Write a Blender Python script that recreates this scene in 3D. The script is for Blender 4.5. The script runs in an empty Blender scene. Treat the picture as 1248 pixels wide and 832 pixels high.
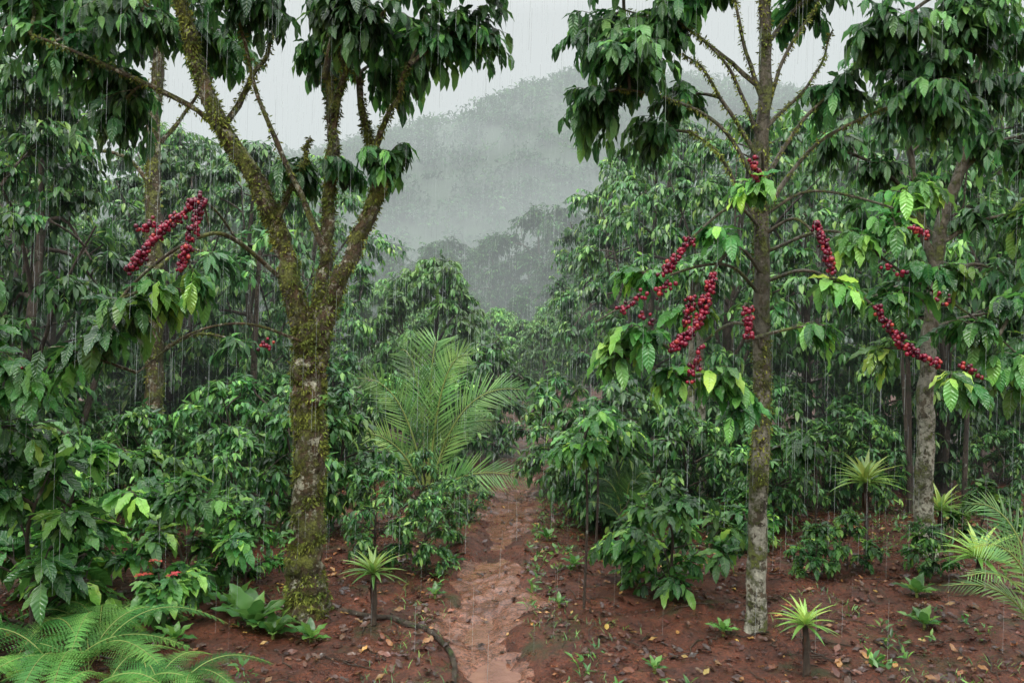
import bpy, math, random, bmesh
import numpy as np
rng=np.random.default_rng(11); random.seed(11)
scene=bpy.context.scene
col=scene.collection
Z=np.array([0,0,1.0])
def nrm(a): return a/np.maximum(np.linalg.norm(a,axis=-1,keepdims=True),1e-9)

# ------------------------------------------------------------ noise
def _h(ix,iy,s):
    v=np.sin(ix*127.1+iy*311.7+s*74.7)*43758.5453
    return v-np.floor(v)
def vn(x,y,sc,s=0):
    x=np.asarray(x,float)/sc; y=np.asarray(y,float)/sc
    ix=np.floor(x); iy=np.floor(y); fx=x-ix; fy=y-iy
    fx=fx*fx*(3-2*fx); fy=fy*fy*(3-2*fy)
    a=_h(ix,iy,s); b=_h(ix+1,iy,s); c=_h(ix,iy+1,s); d=_h(ix+1,iy+1,s)
    return (a+(b-a)*fx)*(1-fy)+(c+(d-c)*fx)*fy-.5
def sstep(t): t=np.clip(t,0,1); return t*t*(3-2*t)
def pathx(y): return np.interp(y,[1,3,4.7,5.65,6.6,8,9.1,11,14,20],[.25,.1,-.07,-.2,-.27,-.12,-.04,.1,.5,1.4])
def H(x,y):
    x=np.asarray(x,float); y=np.asarray(y,float)
    near=1-sstep((np.abs(y-6)-8)/6)
    h=.12*vn(x,y,1.6,1)+near*(.07*vn(x,y,.45,2)+.045*vn(x,y,.17,3)+.024*vn(x,y,.08,5))
    d=np.abs(x-pathx(y)); w=.29+.26*vn(x,y,.45,9)
    h=h-.11*sstep(1.25-d/w)*near*(1-sstep((y-13)/4))
    h=h+.8*vn(x,y,9,4)*sstep((y-13)/10)
    return h

# ------------------------------------------------------------ mesh helpers
def mk_mesh(name,V,F,mat,attr=None,smooth=True):
    V=np.ascontiguousarray(V,dtype=np.float32); F=np.ascontiguousarray(F,dtype=np.int32)
    me=bpy.data.meshes.new(name); k=F.shape[1]
    me.vertices.add(len(V)); me.vertices.foreach_set('co',V.ravel())
    me.loops.add(F.size); me.loops.foreach_set('vertex_index',F.ravel())
    me.polygons.add(len(F)); me.polygons.foreach_set('loop_start',np.arange(0,F.size,k,dtype=np.int32))
    if smooth: me.polygons.foreach_set('use_smooth',np.ones(len(F),dtype=bool))
    me.update(calc_edges=True)
    if attr is not None:
        a=me.attributes.new('leafco','FLOAT_VECTOR','POINT'); a.data.foreach_set('vector',np.ascontiguousarray(attr,dtype=np.float32).ravel())
    me.materials.append(mat)
    return me
def obj(name,me,parent=None,loc=None):
    o=bpy.data.objects.new(name,me); col.objects.link(o)
    if parent is not None: o.parent=parent
    if loc is not None: o.location=loc
    return o
def empty(name,loc=(0,0,0),rot=0,sc=1):
    e=bpy.data.objects.new(name,None); col.objects.link(e); e.location=loc; e.rotation_euler=(0,0,rot)
    e.scale=(sc,sc,sc) if not hasattr(sc,'__len__') else sc
    e.empty_display_size=.2
    return e

def template(k,width,fold=.25,droop=.25,peak=.42,wave=0.0):
    ts=np.linspace(0,1,k+2)[1:-1]
    def prof(t): 
        v=(t**(peak*1.6))*((1-t)**((1-peak)*1.6)); m=(peak**(peak*1.6))*((1-peak)**((1-peak)*1.6)); return v/m
    V=[[0,0,0]];C=[[0,0]]
    for i,t in enumerate(ts):
        w=width*.5*prof(t); zz=-droop*t*t
        wv=wave*(1 if i%2 else -1)
        V+= [[-w,t,zz+fold*w+wv*w],[0,t,zz],[w,t,zz+fold*w-wv*w]]; C+=[[-1,t],[0,t],[1,t]]
    V.append([0,1,-droop]);C.append([0,1])
    F=[[0,2,1],[0,3,2]]
    for i in range(k-1):
        b=1+3*i; c=b+3
        F+=[[b,b+1,c+1],[b,c+1,c],[b+1,b+2,c+2],[b+1,c+2,c+1]]
    b=1+3*(k-1); T=len(V)-1
    F+=[[b,b+1,T],[b+1,b+2,T]]
    return np.array(V,float),np.array(C,float),np.array(F)
T_NEAR=template(5,.40,.30,.22,.45,.22)
T_CROWN=template(4,.36,.35,.25,.45,.2)
T_MID=template(2,.36,.35,.24,.42,.1)
T_FAR=template(1,.42,.35,.15)
T_BLADE=template(5,.12,.5,.42,.35)
T_LEAFLET=template(3,.055,.5,.12,.3)
T_PIN=template(1,.35,.2,.1)
T_PINNA=template(2,.5,.1,.1,.3)
T_LIT=template(3,.45,.35,-.15,.45,.3)

class Leaves:
    def __init__(s): s.P=[];s.A=[];s.N=[];s.L=[];s.R=[];s.W=[]
    def add(s,P,A,N,L,R=None,W=1.0):
        n=len(P); s.P.append(P);s.A.append(nrm(A));s.N.append(N)
        s.L.append(np.broadcast_to(L,(n,)).astype(float)); s.R.append(rng.random(n) if R is None else np.broadcast_to(R,(n,)).astype(float))
        s.W.append(np.broadcast_to(W,(n,)).astype(float))
    def mesh(s,name,tpl,mat):
        P=np.concatenate(s.P);A=np.concatenate(s.A);N=np.concatenate(s.N);L=np.concatenate(s.L);R=np.concatenate(s.R);W=np.concatenate(s.W)
        N=nrm(N-(N*A).sum(-1,keepdims=True)*A); S=np.cross(A,N)
        TV,TC,TF=tpl; n=len(P);m=len(TV)
        Lx=L[:,None,None]
        V=P[:,None,:]+Lx*(TV[None,:,0,None]*S[:,None,:]*W[:,None,None]+TV[None,:,1,None]*A[:,None,:])
        V=V+Lx*(TV[None,:,2,None]*N[:,None,:])
        at=np.empty((n,m,3)); at[:,:,0]=TC[None,:,0]; at[:,:,1]=TC[None,:,1]; at[:,:,2]=R[:,None]
        F=TF[None]+ (np.arange(n)*m)[:,None,None]
        return mk_mesh(name,V.reshape(-1,3),F.reshape(-1,3),mat,at.reshape(-1,3))

class Tubes:
    def __init__(s): s.V=[];s.F=[];s.n=0
    def add(s,pts,rad,sides=6,bump=0.0):
        pts=np.asarray(pts,float); m=len(pts); rad=np.broadcast_to(rad,(m,)).astype(float)
        t=nrm(np.gradient(pts,axis=0)); d=np.abs(pts[-1]-pts[0]); 
        ref=np.zeros(3); ref[int(np.argmin(d))]=1
        u=nrm(np.cross(t,ref)); v=np.cross(t,u)
        an=np.linspace(0,2*np.pi,sides,endpoint=False)
        R=rad[:,None]*np.ones((m,sides))
        if bump>0:
            g=np.cumsum(np.r_[0,np.linalg.norm(np.diff(pts,axis=0),axis=1)])[:,None]
            R=R*(1+bump*(1.2*vn(np.cos(an)[None]*.6+g*1.0,np.sin(an)[None]*.6+g*3,.22,3)+ 1.0*vn(np.cos(an)[None]*.8+g,np.sin(an)[None]*.8-g*2,.07,8)+.6*rng.standard_normal((m,sides))*.25))
        V=pts[:,None]+R[...,None]*(np.cos(an)[None,:,None]*u[:,None]+np.sin(an)[None,:,None]*v[:,None])
        i=np.arange(m-1)[:,None]*sides; j=np.arange(sides)[None]; j2=(j+1)%sides
        F=np.stack([i+j,i+j2,i+sides+j2,i+sides+j],-1).reshape(-1,4)+s.n
        s.V.append(V.reshape(-1,3));s.F.append(F);s.n+=m*sides
        return V,u,v
    def mesh(s,name,mat): return mk_mesh(name,np.concatenate(s.V),np.concatenate(s.F),mat)

def smooth_path(pts,n):
    pts=np.asarray(pts,float); m=len(pts)
    P=np.vstack([2*pts[0]-pts[1],pts,2*pts[-1]-pts[-2]])
    out=[]
    for q in np.linspace(0,m-1-1e-6,n):
        i=int(q); f=q-i; a,b,c,d=P[i],P[i+1],P[i+2],P[i+3]
        out.append(.5*((2*b)+(-a+c)*f+(2*a-5*b+4*c-d)*f*f+(-a+3*b-3*c+d)*f**3))
    return np.array(out)
def bez(a,c,b,n):
    t=np.linspace(0,1,n)[:,None]; return a*(1-t)**2+2*c*t*(1-t)+b*t*t

class Plant:
    def __init__(s): s.w=Tubes(); s.l=Leaves(); s.nodes=[]
    def limb(s,pts,rad,n=24,sides=10,bump=.0,wob=0.0):
        P=smooth_path(pts,n)
        if wob:
            k=np.arange(n)*1.0
            P=P+np.stack([vn(k,k*0+3.3,4,1),vn(k,k*0+7.3,4,2),vn(k,k*0+9.3,5,3)],-1)*wob
        R=np.interp(np.linspace(0,1,n),np.linspace(0,1,len(rad)),rad)
        s.w.add(P,R,sides,bump); s.nodes.append(P); return P,R
    def leaves_on(s,a,c,b,pairs,L,droop,t0=.25,spread=.9,R=None):
        n=len(a); t=np.linspace(t0,1,pairs)[None,:,None]+rng.uniform(-.03,.03,(n,pairs,1))
        P=a[:,None]*(1-t)**2+2*c[:,None]*t*(1-t)+b[:,None]*t*t
        T=nrm(2*(1-t)*(c-a)[:,None]+2*t*(b-c)[:,None])
        for sg in (-1,1):
            S=nrm(np.cross(T,Z)); U=np.cross(S,T); ph=rng.uniform(-.8,.8,(n,pairs,1))
            S2=(S*np.cos(ph)+U*np.sin(ph))*sg
            ax=T*.6+S2*spread-Z*droop*rng.uniform(.4,1.5,(n,pairs,1))+rng.standard_normal((n,pairs,3))*.18
            oh=ax.copy(); oh[...,2]=0
            N=Z*1.0+nrm(oh)*.6+rng.standard_normal((n,pairs,3))*.28
            Ls=L*rng.uniform(.55,1.15,(n,pairs))*(1-.25*t[...,0])
            keep=rng.random((n,pairs))>.08
            s.l.add(P[keep],ax[keep],N[keep],Ls[keep],None if R is None else R)
        ax=T[:,-1]*1.0-Z*droop*.8+rng.standard_normal((n,3))*.2
        oh=ax.copy();oh[:,2]=0
        s.l.add(b,ax,Z+nrm(oh)*.6+rng.standard_normal((n,3))*.2,L*rng.uniform(.6,1.1,n),np.clip(rng.random(n)*.55+.45,0,1))
    def blob(s,c,r,n,L=.2,pairs=6,droop=.7,twr=.005,base=None,lift=.2):
        c=np.array(c,float); r=np.array(r,float); n=int(n)
        nodes=np.concatenate(s.nodes)
        if base is None:
            d=np.linalg.norm(nodes-c,axis=1)+1.0*np.maximum(0,nodes[:,2]-c[2]+.1)
            base=nodes[int(np.argmin(d))]
        D=np.linalg.norm(c-base); ctrl=(base+c)/2+Z*lift*D+rng.standard_normal(3)*.06*D
        sub=bez(base,ctrl,c,9); s.w.add(sub,np.linspace(.008+.012*D,.005,9),5)
        dv=nrm(rng.standard_normal((n,3))); q=c+dv*r*(rng.random((n,1))**.45)
        a=sub[rng.integers(3,9,n)]; dl=np.linalg.norm(q-a,axis=1,keepdims=True)
        cc=(a+q)/2+Z*.25*dl+rng.standard_normal((n,3))*.05*dl
        q=q-Z*.1*dl
        for i in range(n): s.w.add(bez(a[i],cc[i],q[i],5),np.linspace(twr,twr*.4,5),3)
        s.leaves_on(a,cc,q,pairs,L,droop)
    def build(s,name,tpl,mleaf,mbark,loc=(0,0,0)):
        e=empty(name,loc)
        obj('trunk_and_branches',s.w.mesh('branches',mbark),e)
        obj('foliage',s.l.mesh('foliage',tpl,mleaf),e)
        return e

# ------------------------------------------------------------ materials
def newmat(name):
    m=bpy.data.materials.new(name); m.use_nodes=True; nt=m.node_tree; nt.nodes.clear()
    return m,nt,nt.nodes,nt.links
def N_(nodes,t,**k):
    n=nodes.new(t)
    for a,b in k.items(): setattr(n,a,b)
    return n
def ramp(nodes,stops,interp='LINEAR'):
    r=nodes.new('ShaderNodeValToRGB'); r.color_ramp.interpolation=interp; el=r.color_ramp.elements
    while len(el)<len(stops): el.new(.5)
    for e,(p,c) in zip(el,stops): e.position=p; e.color=(c[0],c[1],c[2],1)
    return r
def leafmat(name,stops,rough=.33,trans=.2,vein=False,spec=.5,tint=.3):
    m,nt,n,l=newmat(name)
    at=N_(n,'ShaderNodeAttribute',attribute_name='leafco'); sp=N_(n,'ShaderNodeSeparateXYZ'); l.new(at.outputs['Vector'],sp.inputs[0])
    r=ramp(n,stops); l.new(sp.outputs[2],r.inputs[0])
    oi=N_(n,'ShaderNodeObjectInfo'); mr=N_(n,'ShaderNodeMapRange'); mr.inputs[3].default_value=1-tint; mr.inputs[4].default_value=1+tint; l.new(oi.outputs['Random'],mr.inputs[0])
    tc=N_(n,'ShaderNodeTexCoord'); nz=N_(n,'ShaderNodeTexNoise'); nz.inputs['Scale'].default_value=1.6; nz.inputs['Detail'].default_value=1; l.new(tc.outputs['Object'],nz.inputs['Vector'])
    m2=N_(n,'ShaderNodeMapRange'); m2.inputs[1].default_value=.3;m2.inputs[2].default_value=.7;m2.inputs[3].default_value=.5; m2.inputs[4].default_value=1.5; l.new(nz.outputs[0],m2.inputs[0])
    mu=N_(n,'ShaderNodeMath',operation='MULTIPLY'); l.new(mr.outputs[0],mu.inputs[0]); l.new(m2.outputs[0],mu.inputs[1])
    vs=N_(n,'ShaderNodeVectorMath',operation='SCALE'); l.new(r.outputs[0],vs.inputs[0]); l.new(mu.outputs[0],vs.inputs['Scale'])
    # patches of yellower / older foliage
    n3=N_(n,'ShaderNodeTexNoise'); n3.inputs['Scale'].default_value=3.1; n3.inputs['Detail'].default_value=1; l.new(tc.outputs['Object'],n3.inputs['Vector'])
    m3_=N_(n,'ShaderNodeMapRange'); m3_.inputs[1].default_value=.35; m3_.inputs[2].default_value=.7; m3_.inputs[3].default_value=.515; m3_.inputs[4].default_value=.47; l.new(n3.outputs[0],m3_.inputs[0])
    hh=N_(n,'ShaderNodeHueSaturation'); hh.inputs['Saturation'].default_value=.93; l.new(m3_.outputs[0],hh.inputs['Hue']); l.new(vs.outputs[0],hh.inputs['Color'])
    colr=hh.outputs[0]
    p=N_(n,'ShaderNodeBsdfPrincipled'); p.inputs['Roughness'].default_value=rough; p.inputs['Specular IOR Level'].default_value=spec
    if vein:
        ab=N_(n,'ShaderNodeMath',operation='ABSOLUTE'); l.new(sp.outputs[0],ab.inputs[0])
        mrr=N_(n,'ShaderNodeMapRange'); mrr.inputs[1].default_value=.02;mrr.inputs[2].default_value=.12; mrr.inputs[3].default_value=.35;mrr.inputs[4].default_value=0; l.new(ab.outputs[0],mrr.inputs[0])
        mx=N_(n,'ShaderNodeMix',data_type='RGBA'); mx.inputs['B'].default_value=(.16,.30,.06,1); l.new(mrr.outputs[0],mx.inputs['Factor']); l.new(colr,mx.inputs['A']); colr=mx.outputs['Result']
        m3=N_(n,'ShaderNodeMath',operation='MULTIPLY'); m3.inputs[1].default_value=52; l.new(sp.outputs[1],m3.inputs[0])
        m4=N_(n,'ShaderNodeMath',operation='MULTIPLY'); m4.inputs[1].default_value=-9; l.new(ab.outputs[0],m4.inputs[0])
        ad=N_(n,'ShaderNodeMath',operation='ADD'); l.new(m3.outputs[0],ad.inputs[0]); l.new(m4.outputs[0],ad.inputs[1])
        sn=N_(n,'ShaderNodeMath',operation='SINE'); l.new(ad.outputs[0],sn.inputs[0])
        bp=N_(n,'ShaderNodeBump'); bp.inputs['Strength'].default_value=.5; bp.inputs['Distance'].default_value=.003; l.new(sn.outputs[0],bp.inputs['Height']); l.new(bp.outputs[0],p.inputs['Normal'])
    l.new(colr,p.inputs['Base Color'])
    tr=N_(n,'ShaderNodeBsdfTranslucent'); hv=N_(n,'ShaderNodeHueSaturation'); hv.inputs['Value'].default_value=2.2; hv.inputs['Hue'].default_value=.485; l.new(colr,hv.inputs['Color']); l.new(hv.outputs[0],tr.inputs[0])
    ms=N_(n,'ShaderNodeMixShader'); ms.inputs[0].default_value=trans; l.new(p.outputs[0],ms.inputs[1]); l.new(tr.outputs[0],ms.inputs[2])
    o=N_(n,'ShaderNodeOutputMaterial'); l.new(ms.outputs[0],o.inputs[0]); return m
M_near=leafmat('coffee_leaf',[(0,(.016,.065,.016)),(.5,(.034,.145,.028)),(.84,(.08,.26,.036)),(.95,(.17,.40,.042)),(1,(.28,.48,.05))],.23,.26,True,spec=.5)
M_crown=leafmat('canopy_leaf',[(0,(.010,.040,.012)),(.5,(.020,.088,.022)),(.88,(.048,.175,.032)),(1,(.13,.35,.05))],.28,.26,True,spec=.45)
M_mid=leafmat('understory_leaf',[(0,(.015,.056,.017)),(.5,(.034,.130,.030)),(.85,(.075,.23,.042)),(1,(.21,.41,.06))],.30,.26,spec=.45)
M_round=leafmat('round_tree_leaf',[(0,(.03,.10,.022)),(.5,(.06,.19,.035)),(1,(.15,.36,.055))],.36,.25,spec=.4)
M_far=leafmat('distant_leaf',[(0,(.013,.042,.017)),(.6,(.028,.085,.028)),(1,(.07,.17,.042))],.7,.15,spec=.12)
M_palm=leafmat('palm_leaflet',[(0,(.065,.17,.035)),(.6,(.13,.29,.06)),(1,(.25,.41,.12))],.36,.28,tint=.05,spec=.45)
M_ros=leafmat('bromeliad_leaf',[(0,(.07,.20,.03)),(.5,(.17,.34,.05)),(1,(.36,.45,.08))],.35,.28)
M_fern=leafmat('fern_frond',[(0,(.025,.11,.015)),(.6,(.05,.19,.028)),(1,(.11,.30,.04))],.55,.26,tint=.1,spec=.25)
M_weed=leafmat('seedling_leaf',[(0,(.025,.10,.018)),(.6,(.055,.18,.028)),(1,(.18,.38,.05))],.35,.26)
M_lit=leafmat('leaf_litter',[(0,(.030,.013,.008)),(.55,(.085,.033,.014)),(.78,(.18,.075,.022)),(.93,(.32,.15,.03)),(1,(.5,.32,.05))],.3,.1,tint=0)
M_red=leafmat('red_bract',[(0,(.25,.01,.01)),(1,(.5,.03,.02))],.4,.2)
M_moss=leafmat('moss_tuft',[(0,(.045,.060,.010)),(.5,(.11,.145,.020)),(1,(.25,.30,.04))],.85,.25,tint=.1,spec=.2)

def barkmat(name,dark,mid,moss,lichen,mossamt,lichamt,lich_low=False):
    m,nt,n,l=newmat(name)
    tc=N_(n,'ShaderNodeTexCoord')
    def nz(sc,det=6,rough=.6,stretch=None):
        x=N_(n,'ShaderNodeTexNoise'); x.inputs['Scale'].default_value=sc; x.inputs['Detail'].default_value=det; x.inputs['Roughness'].default_value=rough
        if stretch:
            mp=N_(n,'ShaderNodeMapping'); mp.inputs['Scale'].default_value=stretch; l.new(tc.outputs['Object'],mp.inputs[0]); l.new(mp.outputs[0],x.inputs['Vector'])
        else: l.new(tc.outputs['Object'],x.inputs['Vector'])
        return x
    a=nz(14,6,.65,(1,1,.35)); ra=ramp(n,[(.35,dark),(.65,mid)]); l.new(a.outputs[0],ra.inputs[0])
    b=nz(6,8,.75); rb=ramp(n,[(mossamt,(0,0,0)),(mossamt+.08,(1,1,1))]); l.new(b.outputs[0],rb.inputs[0])
    c=nz(15,6,.7); rc=ramp(n,[(lichamt,(0,0,0)),(lichamt+.04,(1,1,1))]); l.new(c.outputs[0],rc.inputs[0])
    mo=nz(60,3,.6); rmo=ramp(n,[(.3,tuple(q*.35 for q in moss)),(.7,tuple(q*1.6 for q in moss))]); l.new(mo.outputs[0],rmo.inputs[0])
    lc=nz(45,4,.7); rlc=ramp(n,[(.3,tuple(q*.45 for q in lichen)),(.65,tuple(q*1.15 for q in lichen))]); l.new(lc.outputs[0],rlc.inputs[0])
    lf=rc.outputs[0]
    if lich_low:
        sx=N_(n,'ShaderNodeSeparateXYZ'); l.new(tc.outputs['Object'],sx.inputs[0])
        mr=N_(n,'ShaderNodeMapRange'); mr.inputs[1].default_value=.2; mr.inputs[2].default_value=2.4; mr.inputs[3].default_value=.95;mr.inputs[4].default_value=.15; l.new(sx.outputs[2],mr.inputs[0])
        mm=N_(n,'ShaderNodeMath',operation='MULTIPLY'); l.new(mr.outputs[0],mm.inputs[0]); l.new(lf,mm.inputs[1]); lf=mm.outputs[0]
    x2=N_(n,'ShaderNodeMix',data_type='RGBA'); l.new(lf,x2.inputs['Factor']); l.new(ra.outputs[0],x2.inputs['A']); l.new(rlc.outputs[0],x2.inputs['B'])
    x1=N_(n,'ShaderNodeMix',data_type='RGBA'); l.new(rb.outputs[0],x1.inputs['Factor']); l.new(x2.outputs['Result'],x1.inputs['A']); l.new(rmo.outputs[0],x1.inputs['B'])
    p=N_(n,'ShaderNodeBsdfPrincipled'); p.inputs['Roughness'].default_value=.45; l.new(x1.outputs['Result'],p.inputs['Base Color'])
    h=nz(38,8,.75,(1,1,.5)); ad=N_(n,'ShaderNodeMath',operation='ADD'); l.new(h.outputs[0],ad.inputs[0]); l.new(rb.outputs[0],ad.inputs[1])
    bp=N_(n,'ShaderNodeBump'); bp.inputs['Strength'].default_value=1; bp.inputs['Distance'].default_value=.04; l.new(ad.outputs[0],bp.inputs['Height']); l.new(bp.outputs[0],p.inputs['Normal'])
    o=N_(n,'ShaderNodeOutputMaterial'); l.new(p.outputs[0],o.inputs[0]); return m
B_moss=barkmat('mossy_bark',(.040,.025,.012),(.17,.11,.048),(.14,.15,.024),(.52,.50,.36),.47,.53)
B_lich=barkmat('lichen_bark',(.035,.026,.015),(.13,.10,.055),(.12,.14,.025),(.58,.56,.44),.50,.44,True)
B_plain=barkmat('wet_bark',(.03,.02,.014),(.10,.07,.045),(.06,.08,.02),(.3,.3,.24),.55,.6)

def simple(name,c,rough,spec=.5):
    m,nt,n,l=newmat(name); p=N_(n,'ShaderNodeBsdfPrincipled'); p.inputs['Base Color'].default_value=(*c,1); p.inputs['Roughness'].default_value=rough
    o=N_(n,'ShaderNodeOutputMaterial'); l.new(p.outputs[0],o.inputs[0]); return m
def cherrymat():
    m,nt,n,l=newmat('coffee_cherry_skin'); at=N_(n,'ShaderNodeAttribute',attribute_name='leafco'); sp=N_(n,'ShaderNodeSeparateXYZ'); l.new(at.outputs['Vector'],sp.inputs[0])
    r=ramp(n,[(0,(.04,.004,.014)),(.4,(.14,.006,.024)),(.85,(.27,.010,.034)),(1,(.38,.05,.03))]); l.new(sp.outputs[2],r.inputs[0])
    p=N_(n,'ShaderNodeBsdfPrincipled'); p.inputs['Roughness'].default_value=.24; l.new(r.outputs[0],p.inputs['Base Color'])
    o=N_(n,'ShaderNodeOutputMaterial'); l.new(p.outputs[0],o.inputs[0]); return m
M_ch=cherrymat()

def groundmat(name,c0,c1,c2,rlo,rhi,green=True,bs=.9):
    m,nt,n,l=newmat(name); tc=N_(n,'ShaderNodeTexCoord')
    def nz(sc,det=6,r=.6):
        x=N_(n,'ShaderNodeTexNoise'); x.inputs['Scale'].default_value=sc; x.inputs['Detail'].default_value=det; x.inputs['Roughness'].default_value=r; l.new(tc.outputs['Object'],x.inputs['Vector']); return x
    a=nz(3.2,10,.75); ra=ramp(n,[(.32,c0),(.52,c1),(.72,c2)]); l.new(a.outputs[0],ra.inputs[0]); cur=ra.outputs[0]
    f=nz(55,6,.75); rf=ramp(n,[(.38,(.3,.3,.3)),(.64,(1.5,1.45,1.4))]); l.new(f.outputs[0],rf.inputs[0])
    mu=N_(n,'ShaderNodeMix',data_type='RGBA',blend_type='MULTIPLY'); mu.inputs['Factor'].default_value=1; l.new(cur,mu.inputs['A']); l.new(rf.outputs[0],mu.inputs['B']); cur=mu.outputs['Result']
    if green:
        g=nz(1.5,9,.75); rg=ramp(n,[(.54,(0,0,0)),(.63,(.75,.75,.75))]); l.new(g.outputs[0],rg.inputs[0])
        mx=N_(n,'ShaderNodeMix',data_type='RGBA'); mx.inputs['B'].default_value=(.030,.042,.012,1); l.new(rg.outputs[0],mx.inputs['Factor']); l.new(cur,mx.inputs['A']); cur=mx.outputs['Result']
    p=N_(n,'ShaderNodeBsdfPrincipled'); l.new(cur,p.inputs['Base Color'])
    w=nz(2.6,5,.6); mr=N_(n,'ShaderNodeMapRange'); mr.inputs[1].default_value=.4; mr.inputs[2].default_value=.6; mr.inputs[3].default_value=rlo; mr.inputs[4].default_value=rhi; l.new(w.outputs[0],mr.inputs[0]); l.new(mr.outputs[0],p.inputs['Roughness'])
    b=nz(28,10,.75); bp=N_(n,'ShaderNodeBump'); bp.inputs['Strength'].default_value=bs; bp.inputs['Distance'].default_value=.035; l.new(b.outputs[0],bp.inputs['Height']); l.new(bp.outputs[0],p.inputs['Normal'])
    o=N_(n,'ShaderNodeOutputMaterial'); l.new(p.outputs[0],o.inputs[0]); return m
M_ground=groundmat('red_earth',(.036,.012,.007),(.105,.030,.014),(.20,.062,.028),.18,.5)
M_path=groundmat('wet_red_mud',(.085,.032,.019),(.165,.068,.040),(.25,.115,.072),.06,.25,False,.28)
M_hill=groundmat('forested_hill_ground',(.02,.04,.02),(.03,.065,.025),(.04,.08,.03),.8,.9,False)
def watermat():
    m,nt,n,l=newmat('muddy_water'); tc=N_(n,'ShaderNodeTexCoord'); x=N_(n,'ShaderNodeTexNoise'); x.inputs['Scale'].default_value=9; x.inputs['Detail'].default_value=5; l.new(tc.outputs['Object'],x.inputs['Vector'])
    r=ramp(n,[(.35,(.13,.052,.030)),(.65,(.20,.09,.055))]); l.new(x.outputs[0],r.inputs[0])
    p=N_(n,'ShaderNodeBsdfPrincipled'); l.new(r.outputs[0],p.inputs['Base Color']); p.inputs['Roughness'].default_value=.03; p.inputs['Specular IOR Level'].default_value=.6
    v=N_(n,'ShaderNodeTexVoronoi'); v.inputs['Scale'].default_value=12; l.new(tc.outputs['Object'],v.inputs['Vector'])
    s=N_(n,'ShaderNodeMath',operation='SINE'); mm=N_(n,'ShaderNodeMath',operation='MULTIPLY'); mm.inputs[1].default_value=30; l.new(v.outputs['Distance'],mm.inputs[0]); l.new(mm.outputs[0],s.inputs[0])
    bp=N_(n,'ShaderNodeBump'); bp.inputs['Strength'].default_value=.10; bp.inputs['Distance'].default_value=.004; l.new(s.outputs[0],bp.inputs['Height']); l.new(bp.outputs[0],p.inputs['Normal'])
    o=N_(n,'ShaderNodeOutputMaterial'); l.new(p.outputs[0],o.inputs[0]); return m
M_water=watermat()

# ------------------------------------------------------------ ground sheet
def axis(lo,hi,fine_lo,fine_hi,st):
    c=list(np.arange(fine_lo,fine_hi,st)); x=fine_hi; s=st
    while x<hi: c.append(x); s*=1.22; x+=s
    c.append(hi); x=fine_lo; s=st; L=[]
    while True:
        s*=1.22; x-=s
        if x<lo: break
        L.append(x)
    L.append(lo); return np.array(sorted(set(L+c)))
def grid(name,X,Y,Zv,mat):
    ny,nx=X.shape; V=np.stack([X,Y,Zv],-1).reshape(-1,3)
    i=(np.arange(ny-1)[:,None]*nx+np.arange(nx-1)[None]).ravel(); F=np.stack([i,i+1,i+nx+1,i+nx],-1)
    return obj(name,mk_mesh(name,V,F,mat))
gx=axis(-1500,1500,-5.2,5.2,.032); gy=axis(-300,2500,2.6,11.5,.032)
X,Y=np.meshgrid(gx,gy); grid('ground',X,Y,H(X,Y),M_ground)
py_=np.arange(2.6,12.5,.02); px_=np.linspace(-.55,.55,54)
PX=pathx(py_)[:,None]+px_[None]; PY=np.repeat(py_[:,None],len(px_),1)
def pathz(x,y): return -.056+.030*vn(x,y,1.3,21)+.055*vn(x,y,.28,22)+.030*vn(x,y,.09,23)-.024*np.cos((x-pathx(y)+.16*vn(y,y*0,.7,77))*10)
grid('dirt_path',PX,PY,pathz(PX,PY)+.018*vn(PX,PY,.05,29),M_path)
PX2=pathx(py_)[::4,None]+np.linspace(-.30,.30,6)[None]; PY2=np.repeat(py_[::4,None],6,1)
grid('puddle',PX2,PY2,PX2*0-.070,M_water)

# ------------------------------------------------------------ hill
def hillz(X,Y):
    cr=np.interp(X,[-420,-200,-100,-60,-27,-10,3,18,40,80,140,420],[22,30,39,44,55,60,65,67,66,62,58,40])
    up=sstep((Y-95)/105)
    z=cr*up*(1-.35*sstep((Y-205)/150))-1.5
    return z+ (9*vn(X,Y,38,5)+4*vn(X,Y,14,6))*up+1.6*vn(X,Y,5,7)*up
X,Y=np.meshgrid(np.linspace(-420,420,220),np.linspace(95,420,110)); grid('hill',X,Y,hillz(X,Y),M_hill)
lf=Leaves()
n=2300; cx=rng.uniform(-135,110,n); cy=rng.uniform(100,210,n); cz=hillz(cx,cy)
K=42
rr=rng.uniform(1.5,3.2,n)
dv=nrm(rng.standard_normal((n,K,3))); dv[...,2]=np.abs(dv[...,2])*.95-.1
P=np.stack([cx,cy,cz+1.0],-1)[:,None]+dv*rr[:,None,None]*rng.uniform(.75,1.1,(n,K,1))
ax=dv*.5+rng.standard_normal((n,K,3))*.6-Z*.4
lf.add(P.reshape(-1,3),ax.reshape(-1,3),(dv+Z*.4).reshape(-1,3),rng.uniform(.9,1.6,n*K),np.repeat(rng.random(n),K)*.7+rng.random(n*K)*.2)
obj('distant_forest',lf.mesh('distant_forest',T_FAR,M_far))

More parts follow.
